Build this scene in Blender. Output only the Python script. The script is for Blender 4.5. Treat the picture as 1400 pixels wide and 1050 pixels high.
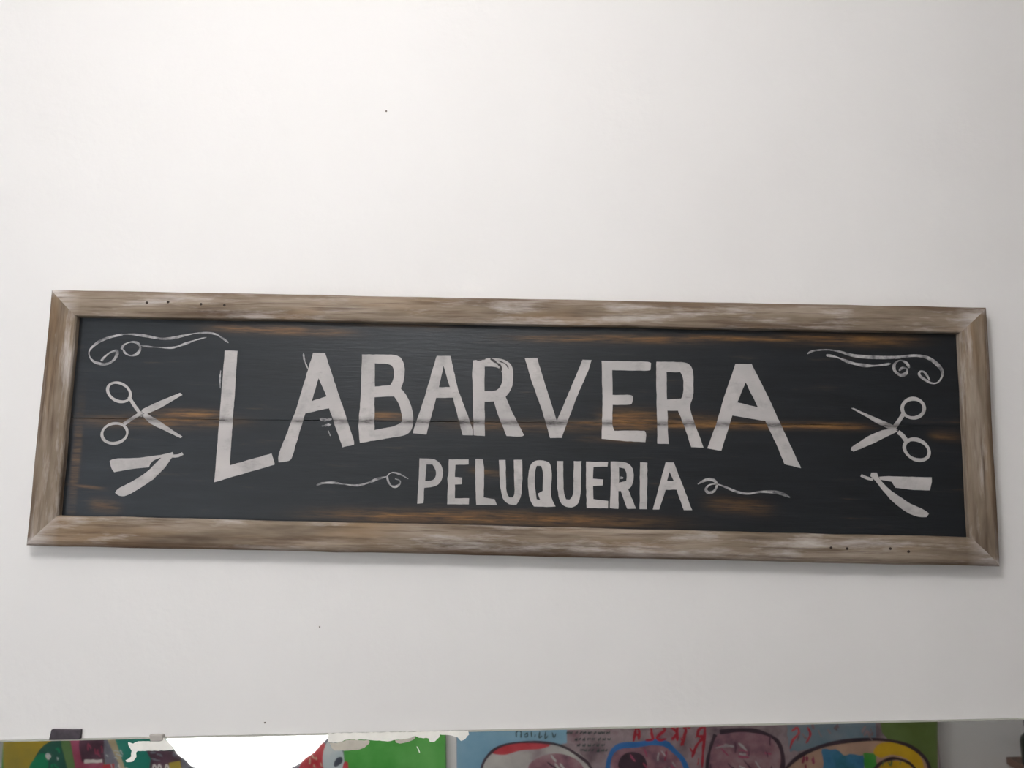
import bpy, bmesh, math, random
from mathutils import Vector, Matrix
from mathutils.geometry import tessellate_polygon
random.seed(7)
scene = bpy.context.scene
for o in list(bpy.data.objects):
    bpy.data.objects.remove(o, do_unlink=True)
COL = scene.collection

# ------------------------------------------------------------------ camera
F_PX = 1132.0
CAM = Vector((0.00425675, -1.23520, 1.66))
M = Matrix(((0.9997168034, -0.0234562209, -0.0040148016),
            (0.0070798014, 0.1320875069, 0.9912127758),
            (-0.0227198006, -0.9909604918, 0.1322161656)))   # image axes (right, down, forward) -> world
cam_d = bpy.data.cameras.new('camera')
cam_d.sensor_fit = 'HORIZONTAL'
cam_d.sensor_width = 36.0
cam_d.lens = F_PX / 1400.0 * 36.0
cam_d.clip_start = 0.02
cam = bpy.data.objects.new('camera', cam_d)
COL.objects.link(cam)
r, d, f = M.col[0], M.col[1], M.col[2]
mw = Matrix.Identity(4)
for i in range(3):
    mw[i][0] = r[i]; mw[i][1] = -d[i]; mw[i][2] = -f[i]; mw[i][3] = CAM[i]
cam.matrix_world = mw
scene.camera = cam

# ------------------------------------------------------------------ world, lights, exposure
wd = bpy.data.worlds.new('world'); scene.world = wd; wd.use_nodes = True
wd.node_tree.nodes['Background'].inputs[0].default_value = (0.86, 0.92, 1.0, 1)
wd.node_tree.nodes['Background'].inputs[1].default_value = 4.4      # sky through the added window, tuned for the board's sheen
scene.view_settings.view_transform = 'Standard'
scene.view_settings.look = 'None'
scene.view_settings.gamma = 1.0
scene.view_settings.use_curve_mapping = False
scene.view_settings.exposure = 0.0
LAMP_STRENGTH = 36.5         # opal globe that lights the room
LANTERN_STRENGTH = 3.6       # paper globe seen in the mirror
LAMP_X, LAMP_Y, LAMP_Z = -0.28, -1.22, 2.60

prt = bpy.data.lights.new('added_window_portal', 'AREA'); prt.shape = 'RECTANGLE'; prt.size = 1.1; prt.size_y = 1.1  # portal for the added window behind the camera
prt.cycles.is_portal = True
prt_o = bpy.data.objects.new('added_window_portal', prt); COL.objects.link(prt_o)
prt_o.location = (-2.0, -2.41, 1.70); prt_o.rotation_euler = (math.pi / 2, 0, math.pi)

# room measures (metres): the sign wall is y = 0, the room lies at y < 0
XL, XR, YB, ZC = -3.2, 3.4, -2.30, 2.90
ZS = 1.7616562               # height of the sign's centre
MZ = 1.3275451               # top edge of the mirror
MY = -0.006                  # face of the mirror
FRONT = 0.028                # frame face in front of the wall
BOARD = 0.015                # board face in front of the wall

# ------------------------------------------------------------------ helpers
def ray(px):
    return M @ Vector(((px[0] - 700) / F_PX, (px[1] - 525) / F_PX, 1.0))

def on_wall(px, y):
    dd = ray(px); s = (y - CAM.y) / dd.y
    return CAM + dd * s

def in_mirror(px, y):
    """the point at depth y of the room that is seen in the mirror at a photo pixel"""
    p = on_wall(px, 2 * MY - y)
    return Vector((p.x, y, p.z))

def obj(name, me, mat=None, parent=None):
    o = bpy.data.objects.new(name, me)
    COL.objects.link(o)
    if mat is not None and not me.materials:
        me.materials.append(mat)
    if parent is not None:
        o.parent = parent
    return o

def empty(name, loc=(0, 0, 0)):
    o = bpy.data.objects.new(name, None)
    COL.objects.link(o); o.location = loc; o.empty_display_size = 0.1
    return o

def tag(o, label, cat, group=None):
    o['label'] = label; o['category'] = cat
    if group: o['group'] = group
    return o

def struct(o):
    o['kind'] = 'structure'
    return o

def bm_mesh(bm, name, smooth=False):
    bmesh.ops.recalc_face_normals(bm, faces=bm.faces[:])
    me = bpy.data.meshes.new(name)
    bm.to_mesh(me); bm.free()
    if smooth:
        for p in me.polygons: p.use_smooth = True
    return me

def add_box(bm, lo, hi, bevel=0.0):
    g = bmesh.ops.create_cube(bm, size=1.0)
    vs = g['verts']
    for v in vs:
        for i in range(3):
            v.co[i] = lo[i] + (v.co[i] + 0.5) * (hi[i] - lo[i])
    if bevel > 0:
        es = list({e for v in vs for e in v.link_edges})
        bmesh.ops.bevel(bm, geom=es, offset=bevel, segments=2, affect='EDGES', profile=0.6)

def box(name, lo, hi, mat, parent=None, bevel=0.0):
    bm = bmesh.new(); add_box(bm, lo, hi, bevel)
    return obj(name, bm_mesh(bm, name), mat, parent)

def lathe(name, prof, mat, parent=None, seg=40, axis_loc=(0, 0, 0)):
    """surface of revolution about z; prof = [(radius, z)]"""
    bm = bmesh.new(); rings = []
    for (rr, z) in prof:
        if rr < 1e-6:
            rings.append([bm.verts.new((axis_loc[0], axis_loc[1], axis_loc[2] + z))])
        else:
            rings.append([bm.verts.new((axis_loc[0] + rr * math.cos(2 * math.pi * k / seg),
                                        axis_loc[1] + rr * math.sin(2 * math.pi * k / seg),
                                        axis_loc[2] + z)) for k in range(seg)])
    for a, b in zip(rings, rings[1:]):
        for k in range(seg):
            k2 = (k + 1) % seg
            if len(a) == 1 and len(b) == 1: continue
            if len(a) == 1: bm.faces.new((a[0], b[k], b[k2]))
            elif len(b) == 1: bm.faces.new((a[k], b[0], a[k2]))
            else: bm.faces.new((a[k], b[k], b[k2], a[k2]))
    return obj(name, bm_mesh(bm, name, True), mat, parent)

def smooth_line(pts, closed=False, n=6):
    """Catmull-Rom through 2-D points"""
    out = []; N = len(pts)
    rng = range(N) if closed else range(N - 1)
    for i in rng:
        g = (lambda k: pts[k % N]) if closed else (lambda k: pts[max(0, min(N - 1, k))])
        p0, p1, p2, p3 = g(i - 1), g(i), g(i + 1), g(i + 2)
        for s in range(n):
            t = s / n
            out.append(tuple(0.5 * (2 * p1[c] + (p2[c] - p0[c]) * t + (2 * p0[c] - 5 * p1[c] + 4 * p2[c] - p3[c]) * t * t
                             + (3 * p1[c] - p0[c] - 3 * p2[c] + p3[c]) * t ** 3) for c in (0, 1)))
    if not closed: out.append(tuple(pts[-1]))
    return out

def stroke_quads(pts, width, closed=False, taper=0.0, n=6, var=0.0):
    """a brush stroke in photo pixels -> list of quads (each 4 points)"""
    L = smooth_line(pts, closed, n); N = len(L)
    left, right = [], []
    ph = random.random() * 6
    for i in range(N):
        a = L[(i - 1) % N] if closed else L[max(0, i - 1)]
        b = L[(i + 1) % N] if closed else L[min(N - 1, i + 1)]
        tx, ty = b[0] - a[0], b[1] - a[1]; m = math.hypot(tx, ty) or 1
        t = i / max(1, N - 1)
        w = width * (1 + var * math.sin(ph + 9 * t) * 0.5 + var * math.sin(2 * ph + 23 * t) * 0.5)
        if taper and not closed:
            w *= min(1, 0.35 + min(t, 1 - t) / taper)
        nx, ny = -ty / m * w / 2, tx / m * w / 2
        left.append((L[i][0] + nx, L[i][1] + ny)); right.append((L[i][0] - nx, L[i][1] - ny))
    q = []
    for i in range(N if closed else N - 1):
        j = (i + 1) % N
        q.append((left[i], left[j], right[j], right[i]))
    return q

def paint_mesh(name, loops, quads, mapper, off, th):
    """thin layer of paint: loops = [[outer, hole, ...], ...] and stroke quads in 2-D,
    mapper(p2, lift) -> 3-D point; the layer has thickness th above lift off"""
    bm = bmesh.new(); cache = {}
    def V(p, lift):
        k = (round(p[0], 3), round(p[1], 3), lift)
        if k not in cache: cache[k] = bm.verts.new(mapper(p, lift))
        return cache[k]
    top = off + th
    def face(ps, lift):
        vs = []
        for p in ps:
            v = V(p, lift)
            if v not in vs: vs.append(v)
        if len(vs) >= 3:
            try: bm.faces.new(vs)
            except ValueError: pass
    for group in loops:
        flat = [p for l in group for p in l]
        tris = tessellate_polygon([[Vector((p[0], p[1], 0)) for p in l] for l in group])
        for t in tris:
            face([flat[i] for i in t], top)
        for l in group:
            for i in range(len(l)):
                a, b = l[i], l[(i + 1) % len(l)]
                try: bm.faces.new((V(a, off), V(b, off), V(b, top), V(a, top)))
                except ValueError: pass
    for q in quads:
        face(q, top)
    me = bpy.data.meshes.new(name); bm.to_mesh(me); bm.free()
    return me

# ------------------------------------------------------------------ materials
def new_mat(name):
    m = bpy.data.materials.new(name); m.use_nodes = True
    nt = m.node_tree; b = nt.nodes['Principled BSDF']
    return m, nt, b

def s2l(c):
    return tuple(((v / 255) / 12.92 if v / 255 <= 0.04045 else ((v / 255 + 0.055) / 1.055) ** 2.4) for v in c) + (1,)

def N(nt, kind, **kw):
    n = nt.nodes.new(kind)
    for k, v in kw.items(): setattr(n, k, v)
    return n

def noise(nt, vec, scale, detail=3, rough=0.55):
    n = N(nt, 'ShaderNodeTexNoise')
    n.inputs['Scale'].default_value = scale; n.inputs['Detail'].default_value = detail
    n.inputs['Roughness'].default_value = rough
    nt.links.new(vec, n.inputs['Vector'])
    return n.outputs['Fac']

def ramp(nt, fac, stops):
    n = N(nt, 'ShaderNodeValToRGB'); cr = n.color_ramp
    while len(cr.elements) < len(stops): cr.elements.new(0.5)
    for e, (p, c) in zip(cr.elements, stops):
        e.position = p; e.color = c if len(c) == 4 else tuple(c) + (1,)
    nt.links.new(fac, n.inputs['Fac'])
    return n.outputs['Color']

def mapping(nt, src, scale=(1, 1, 1), loc=(0, 0, 0), rot=(0, 0, 0)):
    n = N(nt, 'ShaderNodeMapping')
    n.inputs['Scale'].default_value = scale; n.inputs['Location'].default_value = loc; n.inputs['Rotation'].default_value = rot
    nt.links.new(src, n.inputs['Vector'])
    return n.outputs['Vector']

def mth(nt, op, a, b=None, clamp=False):
    n = N(nt, 'ShaderNodeMath', operation=op, use_clamp=clamp)
    for i, x in enumerate((a, b)):
        if x is None: continue
        if isinstance(x, (int, float)): n.inputs[i].default_value = x
        else: nt.links.new(x, n.inputs[i])
    return n.outputs[0]

def mix(nt, fac, a, b):
    n = N(nt, 'ShaderNodeMix', data_type='RGBA')
    for s, x in ((0, fac), (6, a), (7, b)):
        if isinstance(x, (int, float)): n.inputs[s].default_value = x
        elif isinstance(x, tuple): n.inputs[s].default_value = x
        else: nt.links.new(x, n.inputs[s])
    return n.outputs[2]

def bump(nt, b, h, strength, dist):
    n = N(nt, 'ShaderNodeBump')
    n.inputs['Strength'].default_value = strength; n.inputs['Distance'].default_value = dist
    nt.links.new(h, n.inputs['Height']); nt.links.new(n.outputs['Normal'], b.inputs['Normal'])

def coords(nt, which='Object'):
    return N(nt, 'ShaderNodeTexCoord').outputs[which]

def simple(name, col, rough=0.5, metal=0.0, var=0.12, scale=14, bumpy=0.0):
    """plain colour with a little procedural mottling"""
    m, nt, b = new_mat(name)
    c = s2l(col); v = coords(nt)
    f = noise(nt, v, scale, 4)
    lo = tuple(x * (1 - var) for x in c[:3]) + (1,); hi = tuple(min(1, x * (1 + var)) for x in c[:3]) + (1,)
    nt.links.new(ramp(nt, f, [(0.3, lo), (0.7, hi)]), b.inputs['Base Color'])
    b.inputs['Roughness'].default_value = rough; b.inputs['Metallic'].default_value = metal
    if bumpy: bump(nt, b, noise(nt, v, scale * 8, 3), bumpy, 0.002)
    return m

def blotch(name, cols, scale=6, rough=0.55, stretch=(1, 1, 1)):
    """mottled paint of several colours"""
    m, nt, b = new_mat(name)
    v = mapping(nt, coords(nt), stretch)
    f = noise(nt, v, scale, 4, 0.6)
    k = len(cols)
    st = [(0.3 + 0.4 * i / max(1, k - 1), s2l(c)) for i, c in enumerate(cols)]
    nt.links.new(ramp(nt, f, st), b.inputs['Base Color'])
    b.inputs['Roughness'].default_value = rough
    return m

def wall_mat():
    m, nt, b = new_mat('white_plaster')
    v = coords(nt)
    f = noise(nt, v, 2.2, 4)
    nt.links.new(ramp(nt, f, [(0.3, (0.775, 0.760, 0.755)), (0.7, (0.805, 0.794, 0.79))]), b.inputs['Base Color'])
    b.inputs['Roughness'].default_value = 0.75
    b.inputs['Specular IOR Level'].default_value = 0.25
    h = mth(nt, 'ADD', noise(nt, v, 26, 4, 0.5), mth(nt, 'MULTIPLY', noise(nt, v, 7, 2), 1.6))
    bump(nt, b, h, 0.22, 0.006)
    return m

def wood_frame_mat():
    """weathered pallet wood, grain along local x"""
    m, nt, b = new_mat('weathered_wood')
    oi = N(nt, 'ShaderNodeObjectInfo')
    v0 = coords(nt)
    add = N(nt, 'ShaderNodeVectorMath', operation='ADD')
    cmb = N(nt, 'ShaderNodeCombineXYZ')
    nt.links.new(mth(nt, 'MULTIPLY', oi.outputs['Random'], 37.0), cmb.inputs[0])
    nt.links.new(mth(nt, 'MULTIPLY', oi.outputs['Random'], 11.0), cmb.inputs[1])
    nt.links.new(v0, add.inputs[0]); nt.links.new(cmb.outputs[0], add.inputs[1])
    v = add.outputs[0]
    grain = noise(nt, mapping(nt, v, (7, 150, 150)), 1.0, 6, 0.62)
    broad = noise(nt, mapping(nt, v, (5, 34, 34)), 1.0, 4, 0.6)
    pale = noise(nt, mapping(nt, v, (8, 46, 46), (3.1, 1.7, 0)), 1.0, 5, 0.65)
    warm = noise(nt, mapping(nt, v, (4, 22, 22), (7.3, 5.1, 0)), 1.0, 3)
    base = ramp(nt, broad, [(0.28, s2l((82, 69, 58))), (0.5, s2l((130, 116, 101))), (0.70, s2l((158, 145, 132)))])
    base = mix(nt, ramp(nt, warm, [(0.5, (0, 0, 0)), (0.72, (0.5, 0.5, 0.5))]), base, s2l((146, 114, 76)))
    base = mix(nt, ramp(nt, pale, [(0.51, (0, 0, 0)), (0.70, (0.62, 0.62, 0.62))]), base, s2l((206, 199, 196)))
    base = mix(nt, ramp(nt, grain, [(0.32, (0.75, 0.75, 0.75)), (0.48, (0, 0, 0))]), base, s2l((84, 66, 53)))
    gs = N(nt, 'ShaderNodeSeparateXYZ'); nt.links.new(coords(nt, 'Generated'), gs.inputs[0])
    rim = mth(nt, 'MULTIPLY', mth(nt, 'DIVIDE', mth(nt, 'SUBTRACT', gs.outputs[1], 0.72, True), 0.28), ramp(nt, broad, [(0.35, (1.0,) * 3), (0.62, (0.35,) * 3)]), True)
    base = mix(nt, rim, base, s2l((98, 78, 62)))
    edge = mth(nt, 'MINIMUM', gs.outputs[0], mth(nt, 'SUBTRACT', 1.0, gs.outputs[0]))
    endw = mth(nt, 'MULTIPLY', mth(nt, 'SUBTRACT', 1.0, mth(nt, 'DIVIDE', edge, 0.035), True), ramp(nt, pale, [(0.36, (0.05,) * 3), (0.50, (0.95,) * 3)]))
    base = mix(nt, endw, base, s2l((206, 199, 196)))
    nt.links.new(base, b.inputs['Base Color'])
    b.inputs['Roughness'].default_value = 0.8
    b.inputs['Specular IOR Level'].default_value = 0.25
    bump(nt, b, mth(nt, 'ADD', grain, mth(nt, 'MULTIPLY', pale, 0.6)), 0.35, 0.0025)
    return m

# worn streaks on the black boards: photo pixels (x0, x1, y at x0, y at x1, half width, strength)
STREAKS = [(110, 330, 575, 577, 7, 0.55), (205, 310, 565, 567, 5, 0.9), (500, 560, 568, 570, 4, 0.9),
           (600, 830, 581, 584, 6, 0.42), (820, 905, 573, 576, 11, 1.0), (765, 1130, 579, 583, 4, 0.95),
           (890, 1000, 575, 578, 8, 0.6), (1070, 1190, 582, 584, 4, 0.9), (1270, 1315, 595, 598, 5, 0.45),
           (285, 480, 448, 455, 5, 0.75), (430, 620, 438, 446, 5, 0.35), (700, 1000, 462, 465, 5, 0.6),
           (925, 1100, 461, 465, 3, 0.85), (1060, 1260, 462, 466, 7, 0.6),
           (440, 900, 703, 714, 7, 0.85), (560, 760, 700, 705, 5, 0.6), (965, 1055, 688, 696, 8, 0.45),
           (122, 165, 690, 694, 7, 0.45), (92, 145, 662, 669, 2, 0.5), (96, 112, 560, 700, 5, 0.42),
           (790, 880, 600, 603, 3, 0.4), (640, 690, 642, 650, 4, 0.4)]

def sign_uv(px, depth):
    p = on_wall(px, -depth) - Vector((0, 0, ZS))
    return (p.x * SU[0] + p.z * SU[2], p.x * SV[0] + p.z * SV[2])
SU = Vector((0.99904443, 0, -0.0437061323)); SV = Vector((0.0437061323, 0, 0.99904443))

def board_mat():
    m, nt, b = new_mat('black_board_paint')
    v = coords(nt)
    sep = N(nt, 'ShaderNodeSeparateXYZ'); nt.links.new(v, sep.inputs[0])
    X, Y = sep.outputs[0], sep.outputs[1]
    total = None
    for (x0, x1, y0, y1, hw, st) in STREAKS:
        a = sign_uv((x0, y0), BOARD); c = sign_uv((x1, y1), BOARD)
        cx = (a[0] + c[0]) / 2; hl = max(0.008, (c[0] - a[0]) / 2)
        if abs(y1 - y0) > abs(x1 - x0):           # upright streak
            cy = (a[1] + c[1]) / 2; hh = abs(a[1] - c[1]) / 2; hl = hw * 0.00107
            dx = mth(nt, 'DIVIDE', mth(nt, 'SUBTRACT', X, cx), hl * 1.3)
            dy = mth(nt, 'DIVIDE', mth(nt, 'SUBTRACT', Y, cy), hh)
        else:
            k = (c[1] - a[1]) / (c[0] - a[0])
            dx = mth(nt, 'DIVIDE', mth(nt, 'SUBTRACT', X, cx), hl)
            yy = mth(nt, 'ADD', mth(nt, 'MULTIPLY', X, k), a[1] - k * a[0])
            dy = mth(nt, 'DIVIDE', mth(nt, 'SUBTRACT', Y, yy), hw * 0.00107 * 1.25)
        d2 = mth(nt, 'ADD', mth(nt, 'POWER', mth(nt, 'ABSOLUTE', dx), 4), mth(nt, 'MULTIPLY', dy, dy))
        g = mth(nt, 'MULTIPLY', mth(nt, 'POWER', 2.718, mth(nt, 'MULTIPLY', d2, -1.25)), st * 0.9)
        total = g if total is None else mth(nt, 'MAXIMUM', total, g)
    fine = noise(nt, mapping(nt, v, (22, 260, 1)), 1.0, 5, 0.65)
    mid = noise(nt, mapping(nt, v, (7, 70, 1), (4, 2, 0)), 1.0, 5, 0.6)
    wear = mth(nt, 'MULTIPLY', total, ramp(nt, fine, [(0.34, (0.15,) * 3), (0.62, (1,) * 3)]))
    faint = mth(nt, 'MULTIPLY', ramp(nt, mid, [(0.60, (0,) * 3), (0.80, (0.30,) * 3)]), ramp(nt, fine, [(0.4, (0,) * 3), (0.7, (1,) * 3)]))
    base = ramp(nt, mid, [(0.3, s2l((6, 8, 10))), (0.7, s2l((19, 23, 28)))])
    base = mix(nt, ramp(nt, fine, [(0.30, (0.7,) * 3), (0.45, (0,) * 3)]), base, s2l((5, 6, 8)))
    woodc = ramp(nt, noise(nt, mapping(nt, v, (12, 180, 1), (9, 0, 0)), 1.0, 4), [(0.3, s2l((88, 58, 32))), (0.7, s2l((164, 118, 58)))])
    base = mix(nt, mth(nt, 'MAXIMUM', wear, faint, True), base, woodc)
    nt.links.new(base, b.inputs['Base Color'])
    nt.links.new(ramp(nt, noise(nt, mapping(nt, v, (9, 26, 1), (2, 6, 0)), 1.0, 5, 0.7), [(0.3, (0.36,) * 3), (0.7, (0.50,) * 3)]), b.inputs['Roughness'])
    b.inputs['Specular Tint'].default_value = (0.90, 0.95, 1.0, 1)
    b.inputs['Specular IOR Level'].default_value = 0.5
    bump(nt, b, fine, 0.25, 0.0015)
    return m

def chalk_mat():
    """hand brushed white paint, rubbed through where the boards meet"""
    m, nt, b = new_mat('white_sign_paint')
    v = coords(nt)
    sep = N(nt, 'ShaderNodeSeparateXYZ'); nt.links.new(v, sep.inputs[0])
    a = sign_uv((110, 573), BOARD); c = sign_uv((1190, 582), BOARD); k = (c[1] - a[1]) / (c[0] - a[0])
    line = mth(nt, 'ADD', mth(nt, 'MULTIPLY', sep.outputs[0], k), a[1] - k * a[0])
    dy = mth(nt, 'DIVIDE', mth(nt, 'SUBTRACT', sep.outputs[1], line), 0.0042)
    g = mth(nt, 'POWER', 2.718, mth(nt, 'MULTIPLY', mth(nt, 'MULTIPLY', dy, dy), -1))
    fine = noise(nt, mapping(nt, v, (60, 330, 1)), 1.0, 5, 0.7)
    blot = noise(nt, v, 34, 4, 0.6)
    worn = mth(nt, 'ADD', mth(nt, 'MULTIPLY', g, 0.95), mth(nt, 'MULTIPLY', ramp(nt, blot, [(0.50, (0,) * 3), (0.80, (0.5,) * 3)]), 1.0))
    worn = mth(nt, 'ADD', worn, ramp(nt, fine, [(0.62, (0,) * 3), (0.78, (0.5,) * 3)]))
    worn = mth(nt, 'MULTIPLY', worn, ramp(nt, fine, [(0.3, (0.35,) * 3), (0.65, (1,) * 3)]), True)
    col = ramp(nt, noise(nt, v, 11, 3), [(0.3, s2l((164, 161, 161))), (0.7, s2l((190, 185, 184)))])
    col = mix(nt, worn, col, s2l((58, 55, 55)))
    nt.links.new(col, b.inputs['Base Color'])
    b.inputs['Roughness'].default_value = 0.7
    bump(nt, b, fine, 0.15, 0.001)
    return m

def faint_chalk_mat():
    m, nt, b = new_mat('thin_white_brushwork')
    v = coords(nt)
    f = noise(nt, v, 70, 4, 0.6)
    nt.links.new(ramp(nt, f, [(0.34, s2l((84, 84, 88))), (0.62, s2l((180, 177, 178)))]), b.inputs['Base Color'])
    b.inputs['Roughness'].default_value = 0.7
    return m

def emit_mat(name, col, strength):
    m = bpy.data.materials.new(name); m.use_nodes = True
    nt = m.node_tree; nt.nodes.clear()
    e = N(nt, 'ShaderNodeEmission'); out = N(nt, 'ShaderNodeOutputMaterial')
    e.inputs[0].default_value = col + (1,); e.inputs[1].default_value = strength
    nt.links.new(e.outputs[0], out.inputs[0])
    return m

WALL = wall_mat(); FRAME = wood_frame_mat(); BLACK = board_mat(); CHALK = chalk_mat(); FAINT = faint_chalk_mat()

# ------------------------------------------------------------------ room shell
def slab(name, lo, hi, mat):
    return struct(box(name, lo, hi, mat))
FLOOR = blotch('dark_brown_floor', [(58, 48, 40), (78, 66, 56)], 5, 0.4)
CEIL = simple('white_ceiling_paint', (232, 230, 227), 0.9, var=0.03)
slab('floor', (XL - .1, YB - .1, -0.1), (XR + .1, 0.1, 0), FLOOR)
slab('ceiling', (XL - .1, YB - .1, ZC), (XR + .1, 0.1, ZC + .1), CEIL)
wall_front = slab('wall_front', (XL - .1, 0, 0), (XR + .1, 0.1, ZC), WALL)
WX0, WX1, WZ0, WZ1 = -2.55, -1.45, 1.15, 2.25          # back wall opening for an unseen window, added to light the board
bm = bmesh.new()
for lo, hi in (((XL - .1, YB - .1, 0), (WX0, YB, ZC)), ((WX1, YB - .1, 0), (XR + .1, YB, ZC)),
               ((WX0, YB - .1, 0), (WX1, YB, WZ0)), ((WX0, YB - .1, WZ1), (WX1, YB, ZC))):
    add_box(bm, lo, hi)
struct(obj('wall_back', bm_mesh(bm, 'wall_back'), WALL))
added_win = struct(empty('added_window_1', ((WX0 + WX1) / 2, YB - 0.05, WZ0)))  # made-up window, added for the cool sheen on the board's left
WFR = simple('added_window_frame_paint', (226, 224, 220), 0.5, var=0.04)
hw_, hh_ = (WX1 - WX0) / 2, WZ1 - WZ0
for lo, hi in (((-hw_, -.03, 0), (-hw_ + .05, .03, hh_)), ((hw_ - .05, -.03, 0), (hw_, .03, hh_)),
               ((-hw_ + .05, -.03, 0), (hw_ - .05, .03, .05)), ((-hw_ + .05, -.03, hh_ - .05), (hw_ - .05, .03, hh_)),
               ((-.025, -.028, .05), (.025, .028, hh_ - .05))):
    box('added_window_frame', lo, hi, WFR, added_win, 0.004)
pm = bpy.data.materials.new('added_window_glass'); pm.use_nodes = True
pn = pm.node_tree; pn.nodes.clear()
po = N(pn, 'ShaderNodeOutputMaterial'); px_ = N(pn, 'ShaderNodeMixShader'); px_.inputs[0].default_value = 0.06
pt = N(pn, 'ShaderNodeBsdfTransparent'); pg = N(pn, 'ShaderNodeBsdfGlossy'); pg.inputs['Roughness'].default_value = 0.02
pn.links.new(pt.outputs[0], px_.inputs[1]); pn.links.new(pg.outputs[0], px_.inputs[2]); pn.links.new(px_.outputs[0], po.inputs[0])
for s_ in (-1, 1):
    box('pane', (min(s_ * .025, s_ * (hw_ - .05)), -.003, .05), (max(s_ * .025, s_ * (hw_ - .05)), .003, hh_ - .05), pm, added_win)
slab('wall_left', (XL - .1, YB, 0), (XL, 0, ZC), WALL)
slab('wall_right', (XR, YB, 0), (XR + .1, 0, ZC), WALL)

SPECK = simple('grey_wall_speck', (120, 112, 106), 0.9)
for px, rad in (((528, 152), 0.0016), ((362, 988), 0.0013), ((437, 857), 0.0012)):
    q = on_wall(px, 0.0)
    sp = lathe('wall_speck', [(0, 0), (rad, 0), (rad * 0.7, 0.0008), (0, 0.001)], SPECK, wall_front, 8)
    sp.rotation_euler = (math.pi / 2, 0, 0); sp.location = q

# ------------------------------------------------------------------ the sign
sign = empty('wall_sign')
sm = Matrix.Identity(4)
for i in range(3):
    sm[i][0] = SU[i]; sm[i][1] = SV[i]; sm[i][2] = (0, -1, 0)[i]; sm[i][3] = (0, 0, ZS)[i]
sign.matrix_world = sm
tag(sign, 'long black painted wooden barber shop sign with white lettering in a weathered wood frame', 'sign')

OUT = [sign_uv(p, FRONT) for p in ((68, 395), (1351, 419.5), (1370, 775), (33, 746))]      # TL TR BR BL
INN = [sign_uv(p, FRONT) for p in ((103, 432), (1313, 455), (1328, 735), (78, 705))]

def frame_rail(a, b, c, d_):
    """mitred piece: outer edge a-b, inner edge d_-c (sign coordinates); its own x runs along it"""
    a, b, c, d_ = [Vector((p[0], p[1], 0)) for p in (a, b, c, d_)]
    ax = (b - a).normalized(); ay = Vector((0, 0, 1)).cross(ax)
    org = (a + b + c + d_) / 4
    loc = lambda p: Vector(((p - org).dot(ax), (p - org).dot(ay)))
    A, B, C, D = map(loc, (a, b, c, d_))
    bm = bmesh.new()
    n = max(6, int((B - A).length / 0.05)); rows = []
    for i in range(n + 1):
        t = i / n
        o_ = A.lerp(B, t); q_ = D.lerp(C, t)
        if 0 < i < n:
            o_ = o_ + Vector((0, random.uniform(-1, 1) * 0.0006)); q_ = q_ + Vector((0, random.uniform(-1, 1) * 0.0006))
        sgn = 1 if q_.y > o_.y else -1
        wdt = abs(q_.y - o_.y)
        rj = random.uniform(-1, 1) * 0.0004
        # cross-section from the wall, over the rounded outer edge, to the inner edge
        prof = [(0, 0.0), (0, FRONT - 0.006), (0.0030, FRONT - 0.0028), (0.0085, FRONT - 0.0003 + rj), (wdt * 0.5, FRONT + 0.0008),
                (wdt - 0.005, FRONT + rj * 0.5), (wdt - 0.0015, FRONT - 0.0012), (wdt, FRONT - 0.004), (wdt, 0.0)]
        row = []
        for (dy, h) in prof:
            k = dy / wdt
            row.append(bm.verts.new((o_.x + (q_.x - o_.x) * k, o_.y + sgn * dy, h)))
        rows.append(row)
    for r0, r1 in zip(rows, rows[1:]):
        for k in range(len(r0)):
            k2 = (k + 1) % len(r0)
            bm.faces.new((r0[k], r1[k], r1[k2], r0[k2]))
    bm.faces.new(rows[0]); bm.faces.new(rows[-1])
    o = obj('frame_rail', bm_mesh(bm, 'frame_rail'), FRAME, sign)
    mm = Matrix.Identity(4)
    for i in range(3):
        mm[i][0] = ax[i]; mm[i][1] = ay[i]; mm[i][2] = (0, 0, 1)[i]; mm[i][3] = org[i]
    o.matrix_local = mm
    return o
frame_rail(OUT[0], OUT[1], INN[1], INN[0])
frame_rail(OUT[2], OUT[3], INN[3], INN[2])
g_ = 0.0006
frame_rail(OUT[3], OUT[0], INN[0], INN[3])
frame_rail(OUT[1], OUT[2], INN[2], INN[1])

# two boards behind the frame, a fine open joint between them
seamL = sign_uv((60, 571.5), BOARD); seamR = sign_uv((1350, 583), BOARD)
def plank(ptop_l, ptop_r, pbot_r, pbot_l, face):
    bm = bmesh.new(); n = 24; rows = []
    for i in range(n + 1):
        t = i / n
        T = Vector(ptop_l).lerp(Vector(ptop_r), t); Bq = Vector(pbot_l).lerp(Vector(pbot_r), t)
        j = random.uniform(-1, 1) * 0.0005
        T = T + Vector((0, j)); Bq = Bq + Vector((0, j))
        rows.append([bm.verts.new((T.x, T.y, 0.003)), bm.verts.new((T.x, T.y, face - 0.0004)), bm.verts.new((T.x, T.y - 0.0004, face)),
                     bm.verts.new((Bq.x, Bq.y + 0.0004, face)), bm.verts.new((Bq.x, Bq.y, face - 0.0004)), bm.verts.new((Bq.x, Bq.y, 0.003))])
    for r0, r1 in zip(rows, rows[1:]):
        for k in range(6):
            k2 = (k + 1) % 6
            bm.faces.new((r0[k], r1[k], r1[k2], r0[k2]))
    bm.faces.new(rows[0]); bm.faces.new(rows[-1])
    return obj('plank', bm_mesh(bm, 'plank'), BLACK, sign)
mid_in = lambda a, b, k: (a[0] + (b[0] - a[0]) * k, a[1] + (b[1] - a[1]) * k)
TL, TR, BR, BL = [mid_in(INN[i], OUT[i], 0.35) for i in range(4)]
GAP = 0.0001
plank(TL, TR, (TR[0], seamR[1] + GAP), (TL[0], seamL[1] + GAP), BOARD)
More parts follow.
